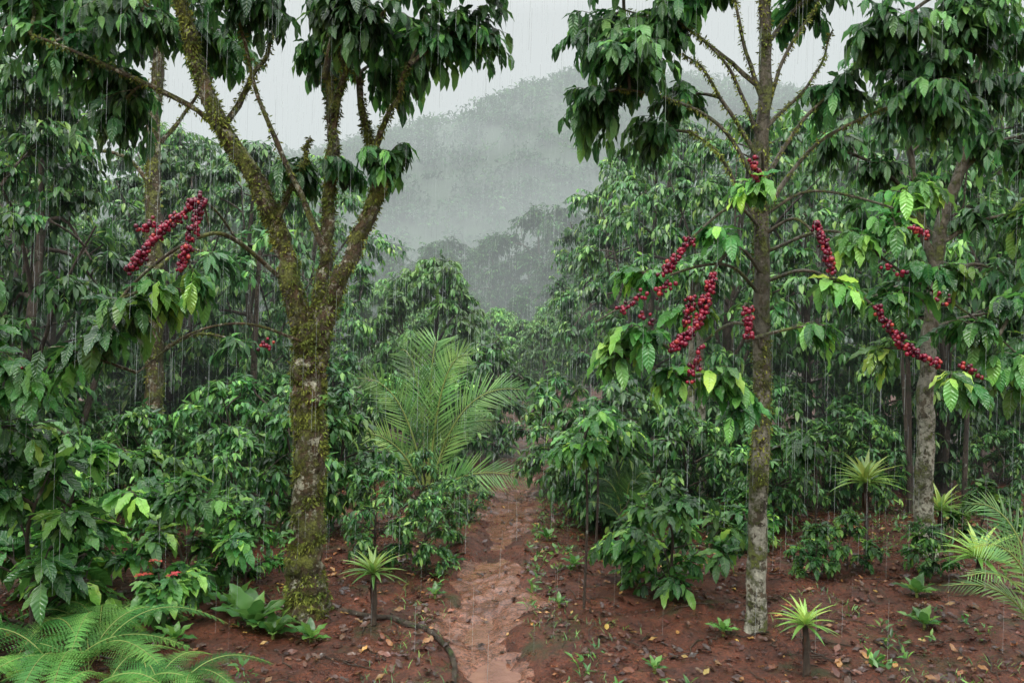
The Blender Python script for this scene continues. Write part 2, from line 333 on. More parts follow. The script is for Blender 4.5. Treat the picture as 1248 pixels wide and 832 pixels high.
# ------------------------------------------------------------ plant variants
def gen_tree(h,cr,L,nb,ntw,pairs,droop,trunk_r=.09,low=.35,nl=7,rs=.22):
    p=Plant()
    top=np.array([rng.uniform(-.2,.2),rng.uniform(-.2,.2),h*.9])
    st=[np.zeros(3)-Z*.1,Z*h*.3+rng.standard_normal(3)*[.08,.08,0],Z*h*.6+rng.standard_normal(3)*[.12,.12,0],top]
    P,_=p.limb(st,[trunk_r,trunk_r*.8,trunk_r*.6,trunk_r*.25],16,7,.1)
    for k in range(nl):
        f=rng.uniform(low,.8); s=P[int(f*15)]; an=2*np.pi*k/nl+rng.uniform(-.5,.5)
        zz=h*(low+.2+(.75-low)*rng.random()); rad=cr*rng.uniform(.5,.95)*(1-.45*max(0,(zz/h-.5)*2))
        e=np.array([math.cos(an)*rad,math.sin(an)*rad,zz]); m=(s+e)/2+Z*.15*h*.3
        p.limb([s,m,e],[trunk_r*.4,trunk_r*.25,trunk_r*.12],8,5)
    for k in range(nb):
        u=rng.random(); zz=h*(low+(1-low)*(k+.5)/nb); f=(zz/h-low)/(1-low)
        env=cr*(math.sin(math.pi*min(1,.18+f*.80))**.7)
        an=k*2.4+rng.uniform(-.4,.4); rad=env*rng.uniform(.35,.95)
        c=np.array([math.cos(an)*rad,math.sin(an)*rad,zz])
        p.blob(c,np.array([1,1,.7])*cr*rs*rng.uniform(.9,1.6),ntw,L,pairs,droop)
    return p
def variant(p,tpl,ml,mb): return [('trunk_and_branches',p.w.mesh('branches',mb)),('foliage',p.l.mesh('foliage',tpl,ml))]
def place(var,name,x,y,sc=1,rot=None,zs=1,z=None):
    e=empty(name,(x,y,float(H(x,y)) if z is None else z),rng.uniform(0,6.28) if rot is None else rot,(sc,sc,sc*zs))
    for nme,me in var: obj(nme,me,e)
    return e
SH=[variant(gen_tree(1.55,.75,.155,17,9,5,.55,.02,.12,5,.26),T_MID,M_mid,B_plain) for _ in range(4)]
SHB=[variant(gen_tree(1.0,.55,.19,12,6,4,.35,.016,.1,5,.26),T_NEAR,M_near,B_plain) for _ in range(3)]
MT=[variant(gen_tree(5.6,1.7,.185,30,22,7,1.0,.085,.22,8,.20),T_MID,M_mid,B_plain) for _ in range(4)]
FT=[variant(gen_tree(10,4.2,.42,34,26,6,.6,.2,.15,9,.2),T_FAR,M_far,B_plain) for _ in range(3)]
RT=[variant(gen_tree(4.0,1.75,.22,44,26,6,.7,.09,.10,9,.20),T_MID,M_round,B_plain)]

mts=[(-5.6,9.2,.95),(-6.9,10.5,1.1),(-7.6,13,1.15),(-5.4,12.5,.93),(-4.0,12.2,.90),(-3.6,14.6,.98),(-6.6,16,1.1),(-9.5,15,1.25),(-4.6,19,.80),(-8.5,20,1.3),(-6.2,20,1.1),
     (2.15,12.3,.90),(2.1,15.5,1.0),(3.3,11.4,.98),(4.6,12.4,1.02),(5.6,10.4,.92),(6.8,11.6,1.05),(3.4,17,1.2),(6.0,15.5,1.2),(8.6,14,1.25),(8.8,18,1.35),(2.4,20.5,1.0),(4.6,21,1.3),(7.5,22,1.4),(2.6,27,1.0)]
for k,(x,y,s) in enumerate(mts): place(MT[k%4],'shade_tree',x,y,s,zs=rng.uniform(.93,1.05))
place(RT[0],'round_tree',-1.45,15.5,.90)
for (x,y,s) in [(-3.2,26,.85),(.3,28,.7),(-.6,34,.85),(-2.4,35,1.0),(2.4,34,1.1),(-4.6,30,1.1),(1.0,23,.7)]: place(RT[0],'round_tree',x,y,s)
fts=[(-1.5,62,1.0),(2.0,60,1.18),(4.5,64,1.25),(-5,56,.85),(-9,60,.95),(7.5,50,1.1),(4.6,42,.75),(-6.5,44,.5),(.5,46,.45),(3,50,.8),(-2.5,50,.5),(10,58,1.4),(-14,58,1.1),(-20,62,1.3),(15,52,1.4),(22,60,1.6),(-12,40,.9),(11,36,1.0),(-18,44,1.2),(18,40,1.3)]
for k in range(34):
    y=rng.uniform(66,112); fts.append((rng.uniform(-.5,.4)*y,y,rng.uniform(.75,1.1)))
for k,(x,y,s) in enumerate(fts): place(FT[k%3],'rainforest_tree',x,y,s)

def okpath(x,y,m): return abs(x-float(pathx(y)))>m
for y0,y1,nn,s0,s1 in [(8.3,9.6,20,.6,.85),(9.6,12,32,.8,1.1),(12,16,26,1.0,1.3),(16,24,16,1.1,1.6)]:
    k=0
    while k<nn:
        y=rng.uniform(y0,y1); x=rng.uniform(-.72,.72)*y
        if not okpath(x,y,.95 if y<12 else .5): continue
        if x>1.0 and y<9.2 and rng.random()<.6: continue
        if -2.0<x<.0 and 8<y<10.6: continue
        place(SH[rng.integers(0,4)],'coffee_shrub',x,y,rng.uniform(s0,s1)); k+=1
for x,y,s in [(-1.15,7.0,.60),(-.72,6.9,.46),(-.62,7.6,.42),(-1.9,8.2,.95),(-2.1,8.0,.95),(-2.7,7.6,.75),(-3.3,7.4,.6),(-4.0,7.4,.5),(.95,8.4,.8),(.7,9.3,.85),(1.35,9.4,1.0),(1.9,8.8,.85),(.55,10.4,1.0),(2.6,8.3,.7),(-4.9,7.8,.9),(-3.0,8.6,1.0),(-1.7,11.4,.95),(-.9,11.8,.85),(-.5,8.9,.35),(-1.0,8.5,.5)]:
    place(SH[rng.integers(0,4)],'coffee_shrub',x,y,s)
for x,y,s in [(1.22,6.05,.88),(1.05,6.5,.7),(-3.25,5.4,1.3),(-3.5,6.2,1.3),(2.55,6.7,.45),(2.9,6.9,.5),(3.5,6.7,.45),(-2.55,6.1,.95),(-2.2,6.5,.7),(4.5,7.6,.6),(2.2,7.6,.6)]:
    place(SHB[rng.integers(0,3)],'coffee_bush',x,y,s)

def sapling(x,y,h,n=4,L=.16):
    p=Plant(); p.limb([(0,0,-.05),(.03,.02,h*.5),(0,0,h)],[.012,.01,.006],8,5)
    for k in range(n):
        an=rng.uniform(0,6.28); p.blob((math.cos(an)*.16,math.sin(an)*.16,h*rng.uniform(.72,1.0)),(.16,.16,.12),6,L,4,.8,.003)
    p.build('coffee_sapling',T_NEAR,M_near,B_plain,(x,y,float(H(x,y))))
for a in [(.54,6.0,1.5,6),(.75,7.2,1.3,5),(1.0,7.6,1.2,4),(-2.4,5.6,.36,2),(2.0,6.6,.5,3),(3.0,7.9,1.0,4),(-3.0,6.8,1.0,4)]: sapling(*a)
for (x,y,dx,h,r) in [(-5.1,9.0,.7,2.6,.045),(2.15,9.6,.05,2.8,.055),(2.38,9.9,-.05,3.0,.06),(3.0,9.6,.1,2.5,.03),(-3.3,10,.1,3.2,.05),(4.6,9.2,-.1,2.5,.03),(5.1,9.0,.2,2.8,.03),(4.9,9.8,.0,3,.04)]:
    p=Plant(); p.limb([(0,0,-.1),(dx*.4,.05,h*.5),(dx,.1,h)],[r,r*.8,r*.5],14,8,.15)
    for k in range(4): p.blob((dx+rng.uniform(-.4,.4),rng.uniform(-.3,.3),h+rng.uniform(-.3,.3)),(.3,.3,.2),10,.18,5,.8)
    p.build('slender_tree',T_MID,M_mid,B_lich if abs(x-2.2)<.3 else B_plain,(x,y,float(H(x,y))))

# ------------------------------------------------------------ cherries
def sphere_tpl(a=8,b=5):
    V=[[0,0,1]]
    for j in range(1,b):
        th=math.pi*j/b
        for k in range(a): V.append([math.sin(th)*math.cos(2*math.pi*k/a),math.sin(th)*math.sin(2*math.pi*k/a),math.cos(th)*1.1])
    V.append([0,0,-1]); F=[]
    for k in range(a): F.append([0,1+k,1+(k+1)%a])
    for j in range(b-2):
        for k in range(a):
            p=1+j*a+k;q=1+j*a+(k+1)%a; F+=[[p,p+a,q],[q,p+a,q+a]]
    T=len(V)-1; base=1+(b-2)*a
    for k in range(a): F.append([T,base+(k+1)%a,base+k])
    return np.array(V),np.array(F)
SV,SF=sphere_tpl()
def berries(strands,r,parent):
    P=[];R=[]
    for pts,dens in strands:
        pts=np.array(pts,float); 
        Ln=np.linalg.norm(np.diff(pts,axis=0),axis=1).sum(); n=max(3,int(Ln/(r*1.3)))
        q=smooth_path(pts,n) if len(pts)>2 else pts[0]+(pts[1]-pts[0])*np.linspace(0,1,n)[:,None]
        wv=rng.uniform(.6,1.4,n)
        for c,ww in zip(q,wv):
            if rng.random()<.12: continue
            for k in range(dens):
                d=nrm(rng.standard_normal(3)); P.append(c+d*r*rng.uniform(1.0,2.3)*ww); R.append(rng.random())
    P=np.array(P);n=len(P);m=len(SV); sc=r*rng.uniform(.65,1.1,n)
    V=P[:,None]+SV[None]*sc[:,None,None]; at=np.zeros((n,m,3)); at[...,2]=np.array(R)[:,None]
    F=SF[None]+(np.arange(n)*m)[:,None,None]
    obj('coffee_cherries',mk_mesh('cherries',V.reshape(-1,3),F.reshape(-1,3),M_ch,at.reshape(-1,3)),parent)

def moss(p,paths,n,Lm=.03):
    lv=Leaves()
    tot=sum(len(P)*R.mean() for P,R in paths)
    for P,R in paths:
        k=int(n*len(P)*R.mean()/tot); ii=rng.uniform(0,len(P)-1.01,k)
        an=rng.uniform(0,6.28,k)
        keep=(vn(ii*.25+np.cos(an)*.8,np.sin(an)*.8+R.mean()*100,1.0,3)+.4*vn(ii*.9,an,1,5)>-.12); ii=ii[keep];an=an[keep];i0=ii.astype(int); f=(ii-i0)[:,None];k=len(ii)
        c=P[i0]*(1-f)+P[i0+1]*f; T=nrm(P[i0+1]-P[i0]); u=nrm(np.cross(T,np.array([.02,1,.1]))); v=np.cross(T,u)
        d=u*np.cos(an)[:,None]+v*np.sin(an)[:,None]
        pos=c+d*(R[i0][:,None]*.98); ax=d*.7-Z*rng.uniform(.0,1.4,(k,1))+rng.standard_normal((k,3))*.5
        lv.add(pos,ax,d+rng.standard_normal((k,3))*.3,Lm*rng.uniform(.5,1.5,k))
    return lv

# ------------------------------------------------------------ big mossy tree (left)
p=Plant(); y=5.8
def Q(l,dy=None):
    return [(a,y+(dy[i] if dy else 0),b) for i,(a,b) in enumerate(l)]
big=[]
big.append(p.limb(Q([(-1.47,-.15),(-1.48,.12),(-1.50,.5),(-1.45,1.2),(-1.49,1.7),(-1.46,2.12)]),[.22,.145,.115,.108,.115,.12],90,28,.24,.05))
big.append(p.limb(Q([(-1.49,1.98),(-1.62,2.55),(-1.73,2.93),(-1.99,3.41),(-2.20,3.89),(-2.32,4.36),(-2.42,5.0)],[0,-.02,-.05,-.12,-.15,-.2,-.25]),[.085,.068,.062,.058,.05,.04,.025],90,18,.28,.05))
big.append(p.limb(Q([(-1.44,2.0),(-1.38,2.5),(-1.35,3.0),(-1.335,3.5),(-1.38,4.2),(-1.5,4.9)],[0,.06,.12,.15,.2,.2]),[.062,.046,.042,.036,.028,.018],70,14,.28,.04))
big.append(p.limb(Q([(-1.42,1.98),(-1.24,2.42),(-1.06,2.83),(-.94,3.18),(-1.02,3.45),(-1.10,3.8),(-1.13,4.4),(-1.0,5.0)],[0,-.04,-.05,0,.03,.05,.1,.1]),[.075,.058,.054,.052,.030,.023,.018,.012],80,16,.32,.05))
for l in [[(-1.33,3.6),(-1.18,3.85),(-.95,4.2),(-.6,4.5)],[(-2.05,3.6),(-1.9,3.95),(-1.75,4.4)],[(-1.99,3.45),(-2.4,3.75),(-2.9,3.95),(-3.3,4.1)],[(-1.36,3.9),(-1.2,4.3),(-.8,4.6),(-.3,4.75)],[(-2.2,4.0),(-2.6,4.4),(-3.0,4.8)],[(-1.02,3.35),(-.85,3.6),(-.7,3.9)],[(-1.7,2.9),(-1.56,3.2),(-1.48,3.5)],[(-1.37,2.7),(-1.6,3.3),(-1.85,4.0),(-1.9,4.5)],[(-1.34,3.3),(-1.22,3.7),(-1.18,4.2)]]:
    dy=rng.uniform(-.5,.5); P=[(a,y-.05+dy*i/len(l),b) for i,(a,b) in enumerate(l)]; big.append(p.limb(P,[.026,.019,.013,.008][:len(P)],24,7,.2,.06))
for (x,z,rx,rz,n,dy) in [(-3.25,4.15,.42,.26,34,0),(-3.0,3.95,.3,.2,18,.3),(-2.7,4.32,.36,.26,34,-.2),(-2.3,4.35,.35,.25,26,.4),(-1.8,4.4,.35,.22,30,-.3),(-1.45,4.25,.3,.22,26,.4),(-1.1,4.25,.38,.24,34,-.3),(-.65,4.22,.4,.25,38,0),(-.25,4.32,.32,.22,30,.2),(-.9,4.1,.3,.18,20,.5),(-.90,3.36,.2,.14,13,.0),(-1.22,3.3,.13,.1,8,.1),(-1.62,3.3,.16,.13,10,.2),(-2.95,3.62,.22,.16,10,.1),(-3.5,4.5,.5,.3,30,.0),(-2.9,4.8,.5,.3,30,0),(-2.2,4.9,.5,.3,30,0),(-1.4,4.9,.5,.3,30,0),(-.7,4.8,.5,.3,30,0),(-.2,4.7,.35,.25,20,0)]:
    p.blob((x,y+dy,z),(rx,.45,rz),n*1.35,.18,7,1.05,.004)
crownL=p.l; p.l=Leaves()
def fb(l,r=.012,n=14): P,_=p.limb(l,[r,r*.8,r*.5],n,6); return P
fb([(-1.66,5.75,2.45),(-1.85,5.3,2.68),(-1.95,5.0,2.66),(-2.2,4.85,2.45),(-2.5,4.8,2.1)],.017,20)
fb([(-1.85,5.4,2.66),(-1.9,5.1,2.84),(-1.95,4.9,2.83),(-2.2,4.8,2.55),(-2.24,4.75,2.42)],.009,16)
fb([(-1.9,5.0,2.72),(-1.9,4.85,2.86),(-1.95,4.8,2.5)],.007,10)
fb([(-1.5,5.7,2.0),(-1.8,5.4,2.12),(-2.1,5.2,2.05),(-2.4,5.1,1.8)],.012,16)
for c,r,n in [((-2.08,4.85,2.33),(.17,.2,.10),8),((-1.95,4.85,2.38),(.10,.15,.10),5),((-2.3,4.85,2.22),(.17,.2,.12),8),((-2.5,4.85,2.08),(.15,.2,.12),7),((-2.72,4.9,1.95),(.15,.2,.12),6)]:
    p.blob(c,r,n,.25,3,.9,.004,lift=.1)
e=p.build('mossy_tree',T_NEAR,M_near,B_moss)
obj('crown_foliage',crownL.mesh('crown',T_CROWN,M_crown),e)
ms=moss(p,big,32000,.030); obj('moss',ms.mesh('moss',T_PIN,M_moss),e)
berries([([(-1.92,4.82,2.84),(-2.05,4.8,2.72),(-2.14,4.78,2.62),(-2.26,4.75,2.46)],9),([(-1.87,4.8,2.86),(-1.91,4.78,2.68),(-1.99,4.78,2.44)],9),([(-2.14,4.8,2.72),(-2.24,4.78,2.66)],4),([(-2.2,4.76,2.50),(-2.3,4.75,2.42)],5),([(-1.62,5.3,2.0),(-1.66,5.3,1.96)],3)],.0145,e)
ep=Leaves()
for (x,z,n) in [(-1.36,1.55,7),(-1.60,.62,9)]:
    for k in range(n):
        an=rng.uniform(0,6.28); ep.add(np.array([[x,y-.08,z]])+rng.standard_normal((1,3))*.03,np.array([[math.cos(an),math.sin(an)-.4,rng.uniform(-.8,.6)]]),Z[None]+0.,rng.uniform(.06,.12),rng.uniform(.2,.8))
obj('epiphytes',ep.mesh('epiphytes',T_NEAR,M_weed),e)

# ------------------------------------------------------------ second left tree
p=Plant(); y=9.4; b2=[]
b2.append(p.limb(Q([(-4.25,-.1),(-4.22,1.2),(-4.2,2.6),(-4.22,4.2),(-4.15,6.2)]),[.13,.10,.095,.08,.05],80,14,.2,.06))
for l in [[(-4.2,3.8),(-4.6,4.2),(-5.2,4.3),(-5.6,4.6)],[(-4.2,4.6),(-4.8,5.1),(-5.6,5.5)],[(-4.2,4.4),(-3.8,4.9),(-3.3,5.3)],[(-4.2,5.0),(-4.4,5.7),(-5.0,6.0)],[(-4.2,1.9),(-3.7,2.1),(-3.2,1.95)],[(-4.2,2.8),(-3.9,3.1),(-3.5,3.0)]]:
    b2.append(p.limb([(a,y+rng.uniform(-.2,.2),b) for a,b in l],[.03,.02,.01],20,6,.2,.08))
for (x,z,rx,rz,n) in [(-5.6,5.75,.55,.3,34),(-5.0,5.6,.5,.3,34),(-5.1,5.0,.4,.2,12),(-4.3,5.8,.5,.3,30),(-3.5,5.5,.5,.3,26),(-5.9,5.1,.5,.3,24),(-4.9,6.1,.6,.3,30),(-3.9,6.2,.6,.3,30),(-5.2,4.35,.35,.12,6),(-3.3,1.95,.35,.2,12),(-3.5,2.95,.3,.2,12)]:
    p.blob((x,y,z),(rx,.5,rz),n,.23,6,.8,.006)
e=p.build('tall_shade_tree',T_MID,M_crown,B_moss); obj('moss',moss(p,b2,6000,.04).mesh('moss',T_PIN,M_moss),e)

# ------------------------------------------------------------ right fruiting tree
p=Plant(); y=5.4; b3=[]
b3.append(p.limb(Q([(1.657,-.15),(1.66,.1),(1.68,1.0),(1.70,2.0),(1.70,3),(1.72,4.2),(1.73,5.3)]),[.10,.072,.060,.056,.047,.038,.025],90,18,.14,.025))
for l in [[(1.70,3.0),(1.4,3.45),(1.0,3.6),(.7,3.62)],[(1.70,3.3),(1.5,3.8),(1.1,4.15)],[(1.70,3.1),(2.0,3.5),(2.3,3.8),(2.6,4.1)],[(1.70,3.5),(1.9,4.0),(2.15,4.4)],[(1.70,3.6),(1.55,4.1),(1.4,4.5)],[(1.7,2.9),(2.1,3.35),(2.6,3.6),(3.0,3.7)],[(1.7,3.7),(1.3,4.1),(.8,4.3)],[(1.7,4.0),(2.1,4.4),(2.6,4.6)],[(1.7,2.75),(1.45,3.2),(1.2,3.4)],[(1.7,3.45),(2.05,3.75),(2.3,4.2)],[(1.7,3.2),(1.35,3.75),(1.15,3.9)]]:
    dy=rng.uniform(-.5,.5); b3.append(p.limb([(a,y+dy*i/len(l),b) for i,(a,b) in enumerate(l)],[.019,.013,.009,.006],22,7,.15,.05))
for (x,z,rx,rz,n,dy) in [(.58,3.62,.28,.22,26,.1),(.75,3.85,.33,.22,30,-.2),(.6,4.15,.3,.22,28,.2),(1.0,4.15,.32,.22,28,0),(1.25,4.4,.3,.2,18,0),(1.2,3.75,.22,.14,10,.4),(.95,3.5,.2,.16,12,.3),(2.25,3.75,.28,.18,16,.2),(2.5,4.1,.35,.22,32,-.1),(2.85,3.85,.33,.22,30,.1),(3.1,4.15,.35,.25,30,0),(3.05,3.6,.3,.2,20,.2),(2.1,4.45,.3,.2,14,.3),(2.7,3.6,.25,.15,14,-.2),(1.8,4.6,.3,.15,12,.1),
    (.7,4.7,.5,.3,26,0),(1.3,4.9,.5,.3,26,0),(2.1,4.9,.5,.3,26,0),(2.9,4.8,.5,.3,26,0),(3.3,4.5,.4,.3,20,0)]:
    p.blob((x,y+dy,z),(rx,.42,rz),n*1.35,.17,7,1.1,.004)
crown=p.l; p.l=Leaves()
tx=1.70
bl=[[(tx,5.4,2.75),(1.45,5.2,2.88),(1.12,5.0,2.64),(.90,4.95,2.40)],
 [(tx,5.4,2.45),(1.45,5.1,2.60),(1.25,5.0,2.42),(1.16,4.98,2.12),(.98,4.95,1.95)],
 [(tx,5.4,2.30),(1.40,5.2,2.50),(1.0,5.1,2.42),(.72,5.0,2.24),(.52,5.0,2.12)],
 [(tx,5.4,2.05),(1.45,5.2,2.12),(1.2,5.05,1.98),(1.05,5.0,1.76)],
 [(tx,5.4,2.72),(1.85,5.2,2.80),(1.95,5.0,2.6),(1.97,4.95,2.42)],
 [(tx,5.4,2.40),(1.95,5.2,2.46),(2.25,5.0,2.24),(2.40,4.95,2.0),(2.66,4.95,1.82)],
 [(tx,5.4,2.85),(2.0,5.3,3.0),(2.45,5.1,2.85),(2.65,5.0,2.68)],
 [(tx,5.4,2.6),(2.1,5.2,2.72),(2.5,5.05,2.42),(2.9,5.0,2.15),(3.2,5.0,1.9)],
 [(tx,5.4,2.95),(1.6,5.1,3.2),(1.5,4.95,3.1)],
 [(tx,5.4,1.9),(1.55,5.2,2.2),(1.46,5.0,2.22),(1.45,4.95,2.0)]]
for l in bl: p.limb(l,[.013,.009,.005],24,6,.1)
for c,r,n in [((1.50,4.95,2.98),(.16,.14,.06),8),((.75,5.0,2.05),(.22,.2,.10),10),((.60,5.05,1.92),(.16,.2,.10),8),((1.0,5.0,1.80),(.18,.2,.12),10),((1.35,4.95,1.78),(.18,.2,.12),10),((1.15,5.05,2.25),(.15,.2,.12),7),((.85,5.1,2.45),(.2,.2,.1),8),((1.42,4.95,1.62),(.12,.15,.08),6),
   ((2.0,4.95,2.35),(.15,.2,.10),9),((1.92,4.9,2.1),(.12,.14,.08),6),((2.2,5.1,2.65),(.18,.2,.10),9),((2.45,5.05,2.75),(.22,.2,.12),12),((2.7,5.0,2.5),(.2,.2,.12),9),((2.45,5.0,2.3),(.2,.2,.12),9),((2.85,5.0,2.1),(.22,.2,.12),11),((3.1,5.0,1.88),(.2,.2,.10),10),((2.8,4.95,1.75),(.2,.2,.10),7),((2.35,5.1,1.95),(.14,.2,.1),5),((3.25,5.0,2.3),(.2,.2,.1),9),((1.3,5.1,2.7),(.15,.2,.08),6),((2.6,5.2,3.0),(.25,.2,.12),11)]:
    p.blob(c,r,n,.19,4,.95,.004,lift=.12)
e=p.build('coffee_tree',T_NEAR,M_near,B_lich)
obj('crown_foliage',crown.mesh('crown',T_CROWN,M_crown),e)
ms=moss(p,[(P[30:],R[30:]) for P,R in b3[:1]]+b3[1:],10000,.025); obj('moss',ms.mesh('moss',T_PIN,M_moss),e)
S=lambda *q:[(a,yy,b) for a,yy,b in q]
berries([(S((1.47,4.85,3.09),(1.49,4.85,3.0)),9),(S((1.12,4.98,2.64),(1.0,4.95,2.5),(.93,4.93,2.42)),5),(S((1.25,4.96,2.40),(1.20,4.92,2.25),(1.15,4.90,2.12),(1.07,4.88,2.03),(.98,4.88,1.96)),9),
  (S((1.12,4.95,2.26),(1.08,4.95,2.12)),6),(S((1.45,4.88,2.19),(1.45,4.88,2.05)),10),(S((1.87,4.9,2.72),(1.92,4.88,2.58),(1.96,4.88,2.44)),7),(S((2.25,4.9,2.2),(2.33,4.88,2.06),(2.45,4.86,1.94),(2.61,4.86,1.86)),7),
  (S((.80,4.9,2.29),(.66,4.9,2.19)),3),(S((1.0,4.95,2.36),(.9,4.95,2.3)),3),(S((1.16,4.88,1.94),(1.09,4.88,1.78)),6),(S((2.46,4.9,2.70),(2.54,4.9,2.64)),4),(S((2.62,4.9,2.28),(2.68,4.9,2.25)),4),(S((2.76,4.88,1.85),(2.84,4.88,1.81)),4),(S((2.42,4.92,2.42),(2.3,4.92,2.46)),2),(S((.86,4.92,2.12),(.80,4.92,2.16)),3)],.0145,e)

# ------------------------------------------------------------ second right tree
p=Plant(); y=7.35; b4=[]
b4.append(p.limb(Q([(3.83,-.1),(3.82,1),(3.87,2.0),(3.95,2.9),(4.2,3.8),(4.35,4.8)]),[.10,.075,.068,.058,.045,.03],70,14,.16,.05))
b4.append(p.limb(Q([(3.93,2.6),(3.78,3.2),(3.68,3.8),(3.6,4.7)]),[.04,.035,.03,.02],40,9,.15,.05))
for l in [[(3.8,3.2),(3.4,3.6),(2.95,3.8)],[(4.1,3.5),(4.4,3.8),(4.7,3.9)],[(3.95,2.9),(4.3,3.1),(4.7,3.2)],[(3.9,2.4),(4.2,2.7),(4.5,2.65)],[(3.9,2.3),(3.6,2.5),(3.3,2.4)]]:
    b4.append(p.limb(Q(l),[.025,.018,.01],16,6,.15))
for (x,z,rx,rz,n) in [(2.95,3.85,.35,.25,22),(3.35,3.6,.35,.25,22),(3.6,4.1,.4,.28,24),(4.0,4.5,.4,.28,24),(4.5,4.3,.45,.28,26),(4.35,3.8,.35,.22,20),(4.75,3.7,.35,.28,22),(4.3,3.15,.3,.2,14),(4.7,3.1,.35,.25,20),(3.2,3.2,.3,.2,12),(4.5,2.6,.35,.2,14),(3.3,2.4,.3,.2,14),(4.8,4.8,.5,.3,28),(4.2,5.0,.5,.3,26),(4.8,2.2,.35,.2,18),(3.4,4.6,.4,.3,20)]:
    p.blob((x,y,z),(rx,.45,rz),n,.19,6,.95,.005)
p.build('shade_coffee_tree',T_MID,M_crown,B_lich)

p=Plant(); p.limb([(-3.75,5.0,-.1),(-3.7,5.0,1.2),(-3.65,5.0,2.4)],[.04,.03,.015],20,8,.1)
for c,r,n in [((-3.05,4.95,1.85),(.28,.25,.12),10),((-2.85,5.0,1.72),(.25,.2,.1),8),((-3.3,5,2.0),(.25,.25,.15),10),((-3.4,5.0,1.6),(.3,.25,.2),12),((-3.3,5.1,2.4),(.3,.3,.2),8),((-3.1,5.2,1.45),(.3,.3,.15),8)]: p.blob(c,r,n,.2,4,.8,.004)
e=p.build('coffee_tree',T_NEAR,M_near,B_plain)
berries([([(-3.1,4.9,1.86),(-3.0,4.9,1.84)],2)],.014,e)
p=Plant(); p.limb([(3.75,5.2,-.1),(3.7,5.2,1.2),(3.72,5.2,3.0)],[.04,.03,.015],20,8,.1)
for c,r,n in [((3.3,5.1,1.95),(.25,.25,.12),8),((3.45,5.1,2.5),(.3,.25,.15),10),((3.4,5.2,2.85),(.3,.25,.15),10),((3.15,5.2,1.75),(.2,.2,.08),5)]: p.blob(c,r,n,.2,4,.9,.004)
p.build('coffee_tree',T_NEAR,M_near,B_plain)

# ------------------------------------------------------------ palms
mat_stem=simple('green_rachis',(.20,.25,.06),.5)
def palm(name,x,y,fr,tpl,mat,sc=1.0,ll=.42,nl=34,stem=0,hk=.2,up=.95,ref=(.01,.02,1.0),reps=2,sp=.8):
    w=Tubes(); lv=Leaves(); g=float(H(x,y))
    for (dx,dy,h,L) in fr:
        b=np.array([dx,dy,h])*1.0; c=np.array([dx*.22,dy*.22,h*up+hk*L])
        P=bez(np.array([0,0,stem-.05]),c,b,nl); w.add(P,np.linspace(.016,.003,nl)*sc,5)
        T=nrm(np.gradient(P,axis=0))
        t=np.linspace(0,1,nl); k=(t>.20)
        rf=np.array(ref)+rng.standard_normal(3)*.18
        S=nrm(np.cross(T,rf)); U=np.cross(S,T); R=rng.random()*.5
        for sg in (-1,1):
            for rep in range(reps):
                ax=T*1.0+S*sg*sp+U*.15+rng.standard_normal((nl,3))*.05-Z*(.12+.30*t[:,None])
                Ls=ll*L/1.1*np.sin(np.pi*np.clip(.22+.70*t,0,1))**.8*rng.uniform(.88,1.08,nl)
                pp=P+ (np.roll(P,-1,axis=0)-P)*(rep/reps) ; pp[-1]=P[-1]
                lv.add(pp[k],ax[k],(U+S*sg*-.3+rng.standard_normal((nl,3))*.12)[k],Ls[k],R+rng.random(k.sum())*.5)
    e=empty(name,(x,y,g)); obj('stems',w.mesh('stems',mat_stem),e); obj('fronds',lv.mesh('fronds',tpl,mat),e); return e
palm('young_coconut_palm',-1.02,9.6,[(.12,.1,2.02,1.1),(-.35,.2,1.92,1.0),(.50,-.15,1.86,.95),(-.85,-.1,1.58,.9),(1.12,-.1,1.45,1.05),(1.15,-.35,.45,.95),(-.95,-.3,.95,.8),(.80,.2,1.05,.8)],T_LEAFLET,M_palm,1.1,.46,24,ref=(0,-1,.35))
palm('small_palm',3.35,5.0,[(-.5,-.1,.75,.7),(-.35,.2,.95,.7),(-.55,.1,.45,.6),(.1,-.2,.9,.7),(-.6,-.2,.6,.5)],T_LEAFLET,M_palm,.6,.36,18,.05,ref=(0,-.4,.9))
palm('small_palm',1.05,7.4,[(-.3,-.1,.75,.5),(-.15,.1,.85,.5),(.2,-.1,.8,.5),(.35,0,.6,.5),(-.35,.1,.5,.4),(.05,-.2,.75,.5)],T_LEAFLET,M_mid,.6,.45,18,.3,ref=(0,-.7,.7))

def rosette(x,y,h,L,n=34,mat=None,name='bromeliad'):
    e=empty(name,(x,y,float(H(x,y)))); w=Tubes(); w.add(smooth_path([(0,0,-.05),(.01,0,h*.5),(0,0,h)],10),np.linspace(.022,.017,10),8,.3)
    obj('stem',w.mesh('stem',B_plain),e); lv=Leaves()
    an=np.arange(n)*2.4+rng.uniform(-.2,.2,n); el=np.linspace(.05,1.35,n)
    ax=np.stack([np.cos(an)*np.cos(el),np.sin(an)*np.cos(el),np.sin(el)],-1)
    lv.add(np.tile([[0,0,h]],(n,1))+ax*.01,ax,np.tile(Z,(n,1))+0.01*ax[:, [1,0,2]]-ax*.2+np.stack([-np.cos(an),-np.sin(an),an*0],-1)*.5,L*rng.uniform(.75,1.1,n),np.clip(np.linspace(.1,.9,n)+rng.uniform(-.2,.2,n),0,1),1.1)
    k=16; an=rng.uniform(0,6.28,k); ax=np.stack([np.cos(an)*.5,np.sin(an)*.5,-np.ones(k)],-1)
    obj('leaves',lv.mesh('leaves',T_BLADE,mat or M_ros),e)
    ld=Leaves(); ld.add(np.tile([[0,0,h-.01]],(k,1))-Z*rng.uniform(0,.1,(k,1)),ax,np.stack([np.cos(an),np.sin(an),an*0+.3],-1),L*.55,rng.random(k)*.6); obj('dead_leaves',ld.mesh('dead',T_BLADE,M_lit),e)
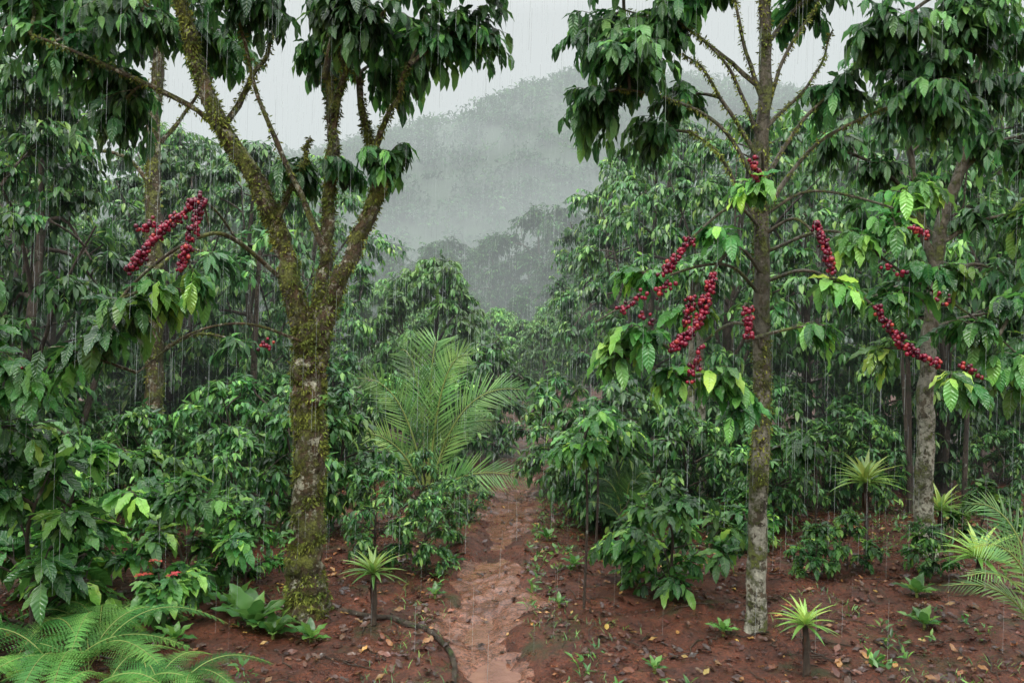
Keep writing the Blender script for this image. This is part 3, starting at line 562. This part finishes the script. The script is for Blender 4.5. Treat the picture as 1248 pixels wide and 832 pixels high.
rosette(-.97,5.56,.36,.23); rosette(1.75,4.75,.30,.20); rosette(3.24,7.3,.68,.34,40); rosette(4.25,7.9,.3,.3)
rosette(3.75,6.4,.25,.34)
def herb(x,y,L,n,mat=M_weed,name='broadleaf_herb',h=.03,el0=.3,el1=1.2):
    e=empty(name,(x,y,float(H(x,y)))); lv=Leaves(); an=np.arange(n)*2.4+rng.uniform(-.3,.3,n); el=np.linspace(el0,el1,n)
    ax=np.stack([np.cos(an)*np.cos(el),np.sin(an)*np.cos(el),np.sin(el)],-1)
    lv.add(np.tile([[0,0,h]],(n,1)),ax,np.tile(Z,(n,1))-np.stack([np.cos(an),np.sin(an),an*0],-1)*.4,L*rng.uniform(.7,1.1,n),rng.uniform(.3,.95,n))
    obj('leaves',lv.mesh('leaves',T_NEAR,mat),e)
    w=Tubes(); w.add([(0,0,-.05),(0,0,h+.02)],[.012,.01],6); obj('stem',w.mesh('stem',mat_stem),e)
for a in [(-1.8,5.55,.32,12),(-1.62,5.4,.22,9),(-1.35,5.35,.18,8),(-2.05,5.9,.26,9),(-.55,7.2,.16,8),(1.42,5.35,.13,8),(-2.9,4.7,.22,9),(-2.2,5.2,.16,8),(.55,7.0,.14,8),(.35,7.9,.15,8),(-.6,6.2,.12,7),(.35,5.9,.09,7),(2.9,5.6,.16,9),(3.1,6.1,.20,9),(.85,4.75,.1,7)]: herb(*a)
p=Plant(); p.limb([(0,0,-.05),(.02,0,.2),(.0,0,.42)],[.01,.008,.005],8,5)
p.blob((0,0,.3),(.2,.2,.14),16,.14,3,.3,.003)
e=p.build('poinsettia',T_NEAR,M_weed,B_plain,(-2.42,5.45,0))
lv=Leaves(); k=18; an=rng.uniform(0,6.28,k); cc=np.array([[0,0,.50],[.12,-.05,.42],[-.1,.0,.40]])[rng.integers(0,3,k)]
lv.add(cc,np.stack([np.cos(an),np.sin(an),an*0+.3],-1),np.tile(Z,(k,1)),.065); obj('bracts',lv.mesh('bracts',T_NEAR,M_red),e)

def fern(x,y,n,Lf):
    w=Tubes(); lv=Leaves(); m=24
    for k in range(n):
        an=2.4*k+rng.uniform(-.3,.3); L=Lf*rng.uniform(.75,1.1); d=np.array([math.cos(an),math.sin(an),0]); hh=rng.uniform(.2,.5)*L
        st=rng.standard_normal(3)*[.08,.08,0]
        P=bez(st,st+d*L*.35+Z*(hh+.25*L),st+d*L+Z*hh*.4,m); w.add(P,np.linspace(.004,.0015,m),4)
        T=nrm(np.gradient(P,axis=0)); S=nrm(np.cross(T,Z)); U=np.cross(S,T); t=np.linspace(0,1,m)
        R=rng.random()*.5+.2
        for sg in (-1,1):
            pl=.28*Lf*np.clip(1.12-t,0,1)**.8*np.clip(t*5,0,1)
            for j in range(3,m-1):
                a=nrm(S[j]*sg*1.0+T[j]*.3-Z*.10+rng.standard_normal(3)*.03); q=8; tt=np.linspace(.08,.97,q)[:,None]
                pp=P[j]+a*pl[j]*tt; b=nrm(np.cross(a,U[j]))
                for s2 in (-1,1):
                    lv.add(pp,np.tile(b*s2+a*.3,(q,1))+rng.standard_normal((q,3))*.06,np.tile(U[j]+rng.standard_normal(3)*.08,(q,1)),Lf*.036*(1-.7*tt[:,0]),R+rng.random()*.3,1.35)
    e=empty('fern',(x,y,float(H(x,y)))); obj('stems',w.mesh('stems',mat_stem),e); obj('fronds',lv.mesh('fronds',T_PINNA,M_fern),e)
fern(-2.65,4.85,11,.75); fern(-1.95,4.50,9,.55); fern(-2.85,5.35,8,.6); fern(-3.2,4.9,8,.6); fern(-2.35,4.55,7,.5)

# ------------------------------------------------------------ ground cover
n=14000; x=rng.uniform(-5.5,5.5,n); y=rng.uniform(3.8,11.5,n); d=np.abs(x-pathx(y)); k=(d>.3)|(rng.random(n)<.15); k&=(vn(x,y,.7,55)+rng.random(n)*.9>.1); x,y,d=x[k],y[k],d[k]; z=H(x,y); n=len(x)
z=np.where(d<.4,np.maximum(z,pathz(x,y)),z)
an=rng.uniform(0,6.28,n); lv=Leaves(); ax=np.stack([np.cos(an),np.sin(an),rng.uniform(-.15,.25,n)],-1)
lv.add(np.stack([x,y,z+.010],-1),ax,Z+rng.standard_normal((n,3))*.3,rng.uniform(.02,.09,n),rng.random(n)**1.6)
obj('leaf_litter',lv.mesh('leaf_litter',T_LIT,M_lit))
n=5000; x=rng.uniform(-4,4.5,n); y=rng.uniform(3.8,9.5,n); z=H(x,y); r=rng.uniform(.005,.018,n)*np.where(rng.random(n)<.06,2,1)
V=np.stack([x,y,z],-1)[:,None]+SV[None]*r[:,None,None]*rng.uniform(.6,1.3,(n,len(SV),1))*np.array([1,1,.7]); F=SF[None]+(np.arange(n)*len(SV))[:,None,None]
obj('soil_clods',mk_mesh('soil_clods',V.reshape(-1,3),F.reshape(-1,3),M_ground))
w=Tubes()
for k in range(380):
    x0=rng.uniform(-4,4.5);y0=rng.uniform(4,9);a=rng.uniform(0,6.28);L=rng.uniform(.1,.45); tt=np.linspace(0,1,6)
    xx=x0+np.cos(a)*L*tt+rng.standard_normal(6)*.01; yy=y0+np.sin(a)*L*tt+rng.standard_normal(6)*.01
    if abs(x0-float(pathx(y0)))<.4: continue
    w.add(np.stack([xx,yy,H(xx,yy)+.010],-1),np.linspace(.005,.002,6),5)
obj('fallen_twigs',w.mesh('fallen_twigs',B_plain))
rp=smooth_path([(-1.25,5.85,0),(-.85,5.7,0),(-.62,5.5,0),(-.45,5.26,0),(-.36,4.95,0),(-.33,4.6,0),(-.25,4.2,0)],50); rp[:,2]=H(rp[:,0],rp[:,1])*.5+.015
w=Tubes(); w.add(rp,np.linspace(.022,.014,50),8,.2); obj('exposed_root',w.mesh('exposed_root',B_plain))
lv=Leaves(); n=2800; x=rng.uniform(-5.5,6,n);y=rng.uniform(4,11.5,n); d=np.abs(x-pathx(y)); dens=vn(x,y,.8,31)+.5+ .34*(np.abs(d-.48)<.18)+.3*sstep((y-6.7)/2)+.1*(x<-.3)-.10*(y<6.5)
k=(d>.32)&(dens>.66); x,y=x[k],y[k]; z=H(x,y)
for xi,yi,zi in zip(x,y,z):
    m=rng.integers(4,10); an=rng.uniform(0,6.28,m); el=rng.uniform(.2,1.3,m); ax=np.stack([np.cos(an)*np.cos(el),np.sin(an)*np.cos(el),np.sin(el)],-1); L=rng.uniform(.025,.08)
    hh=rng.uniform(0,.07,m)
    lv.add(np.stack([xi+rng.standard_normal(m)*.02,yi+rng.standard_normal(m)*.02,zi+hh],-1),ax,np.tile(Z,(m,1))+rng.standard_normal((m,3))*.3,L,rng.random(m),rng.uniform(.6,1.2))
obj('ground_cover',lv.mesh('ground_cover',T_MID,M_weed))
lv=Leaves(); n=20000; x=rng.uniform(-5,6,n);y=rng.uniform(4,12,n); d=np.abs(x-pathx(y)); k=(d>.28)&(vn(x,y,.6,41)+.34*(np.abs(d-.46)<.2)+.15*sstep((y-7)/2)>.21); x,y=x[k],y[k]; n=len(x)
an=rng.uniform(0,6.28,n); lv.add(np.stack([x,y,H(x,y)],-1),np.stack([np.cos(an)*.5,np.sin(an)*.5,an*0+1],-1),np.stack([-np.cos(an),-np.sin(an),an*0+.5],-1),rng.uniform(.02,.07,n),rng.random(n),.7)
obj('grass',lv.mesh('grass',T_BLADE,M_weed))

# ------------------------------------------------------------ rain
n=21000; x=rng.uniform(-8,8,n); y=rng.uniform(3.8,14,n); z=rng.uniform(.1,7.5,n); k=(rng.random(n)<.45+.12*z); x,y,z=x[k],y[k],z[k]; n=len(x); L=rng.uniform(.14,.36,n); wd=rng.uniform(.0009,.0015,n)
c=np.stack([x,y,z],-1); dn=np.array([.03,0,1.0]); an=rng.uniform(0,3.14,n)
s=np.stack([np.cos(an),np.sin(an)*.6,an*0],-1)*wd[:,None]
V=np.stack([c-s,c+s,c+s+dn*L[:,None],c-s+dn*L[:,None]],1).reshape(-1,3); F=np.arange(len(V)).reshape(-1,4)
m,nt,nn,l=newmat('rain_water'); d1=N_(nn,'ShaderNodeBsdfTranslucent'); d1.inputs[0].default_value=(.90,.94,.96,1); t=N_(nn,'ShaderNodeBsdfTransparent'); mx=N_(nn,'ShaderNodeMixShader'); mx.inputs[0].default_value=.46
l.new(t.outputs[0],mx.inputs[1]); l.new(d1.outputs[0],mx.inputs[2]); o=N_(nn,'ShaderNodeOutputMaterial'); l.new(mx.outputs[0],o.inputs[0])
obj('rain',mk_mesh('rain',V,F,m,smooth=False))

# ------------------------------------------------------------ mist
def mistmat(name,dens,c):
    m,nt,n,l=newmat(name); a=N_(n,'ShaderNodeVolumeAbsorption'); a.inputs['Color'].default_value=(0,0,0,1); a.inputs['Density'].default_value=dens
    e=N_(n,'ShaderNodeEmission'); e.inputs['Color'].default_value=(*c,1); e.inputs['Strength'].default_value=dens  # mist is self-lit: emission stands in for daylight scattered in the haze
    s=N_(n,'ShaderNodeAddShader'); l.new(a.outputs[0],s.inputs[0]); l.new(e.outputs[0],s.inputs[1]); o=N_(n,'ShaderNodeOutputMaterial'); l.new(s.outputs[0],o.inputs['Volume'])
    try: m.cycles.homogeneous_volume=True
    except Exception as ex: print('hv',ex)
    return m
FOG=(.67,.74,.74)
def box(name,x0,x1,y0,y1,z0,z1,mat):
    V=np.array([(x,y,z) for x in (x0,x1) for y in (y0,y1) for z in (z0,z1)],float)
    F=np.array([[0,1,3,2],[4,6,7,5],[0,4,5,1],[2,3,7,6],[0,2,6,4],[1,5,7,3]])
    return obj(name,mk_mesh(name,V,F,mat,smooth=False))
box('mist',-330,330,8,430,-6,95,mistmat('mist_air',.0030,FOG))
mc=mistmat('mist_cloud',.0055,(.76,.83,.83)); mc2=mistmat('mist_low',.012,(.66,.75,.72))
for (x,y,z,a,b,c,mm_) in [(-22,158,38,46,24,9,mc),(30,152,50,46,25,9,mc),(6,125,20,60,24,10,mc),(0,43,3,24,9,7,mc2)]:
    bm=bmesh.new(); bmesh.ops.create_icosphere(bm,subdivisions=4,radius=1); me=bpy.data.meshes.new('mist_bank'); bm.to_mesh(me); bm.free(); me.materials.append(mm_)
    o=obj('mist_bank',me,None,(x,y,z)); o.scale=(a,b,c); o.rotation_euler=(0,.16 if x<0 else -.18,0)

# ------------------------------------------------------------ world + sun + camera
w=bpy.data.worlds.new('World'); scene.world=w; w.use_nodes=True; nt=w.node_tree; n=nt.nodes; l=nt.links; n.clear()
sky=n.new('ShaderNodeTexSky'); sky.sky_type='NISHITA'; sky.sun_disc=False; sky.sun_elevation=math.radians(58); sky.sun_rotation=math.radians(200); sky.dust_density=5
hs=n.new('ShaderNodeHueSaturation'); hs.inputs['Saturation'].default_value=.15; l.new(sky.outputs[0],hs.inputs['Color'])
tc=n.new('ShaderNodeTexCoord'); sx=n.new('ShaderNodeSeparateXYZ'); l.new(tc.outputs['Generated'],sx.inputs[0])
mr=n.new('ShaderNodeMapRange'); mr.inputs[1].default_value=.38; mr.inputs[2].default_value=.95; mr.inputs[3].default_value=1; mr.inputs[4].default_value=6.2; l.new(sx.outputs[2],mr.inputs[0])
nz=n.new('ShaderNodeTexNoise'); nz.inputs['Scale'].default_value=2.2; nz.inputs['Detail'].default_value=4; l.new(tc.outputs['Generated'],nz.inputs['Vector'])
m2=n.new('ShaderNodeMapRange'); m2.inputs[3].default_value=.86; m2.inputs[4].default_value=1.14; l.new(nz.outputs[0],m2.inputs[0])
mu=n.new('ShaderNodeMath'); mu.operation='MULTIPLY'; l.new(mr.outputs[0],mu.inputs[0]); l.new(m2.outputs[0],mu.inputs[1])
cl=n.new('ShaderNodeVectorMath'); cl.operation='SCALE'; cl.inputs[0].default_value=(8.1,8.4,8.4); l.new(mu.outputs[0],cl.inputs['Scale'])
mx=n.new('ShaderNodeMix'); mx.data_type='RGBA'; mx.inputs['Factor'].default_value=.9; l.new(hs.outputs[0],mx.inputs['A']); l.new(cl.outputs[0],mx.inputs['B'])
bg=n.new('ShaderNodeBackground'); bg.inputs['Strength'].default_value=.1; l.new(mx.outputs['Result'],bg.inputs[0]); o=n.new('ShaderNodeOutputWorld'); l.new(bg.outputs[0],o.inputs[0])
sd=bpy.data.lights.new('sun','SUN'); sd.energy=1.5; sd.angle=math.radians(14); sd.color=(1,.96,.89); so=bpy.data.objects.new('sun',sd); col.objects.link(so); so.rotation_euler=(math.radians(32),math.radians(-12),0)
cd=bpy.data.cameras.new('camera'); cd.lens=28; cd.sensor_width=36; cd.clip_end=5000; cd.clip_start=.05; co=bpy.data.objects.new('camera',cd); col.objects.link(co); co.location=(0,0,2.0); co.rotation_euler=(math.radians(90),0,0); scene.camera=co
scene.view_settings.view_transform='Standard'; scene.view_settings.look='None'; scene.view_settings.exposure=0
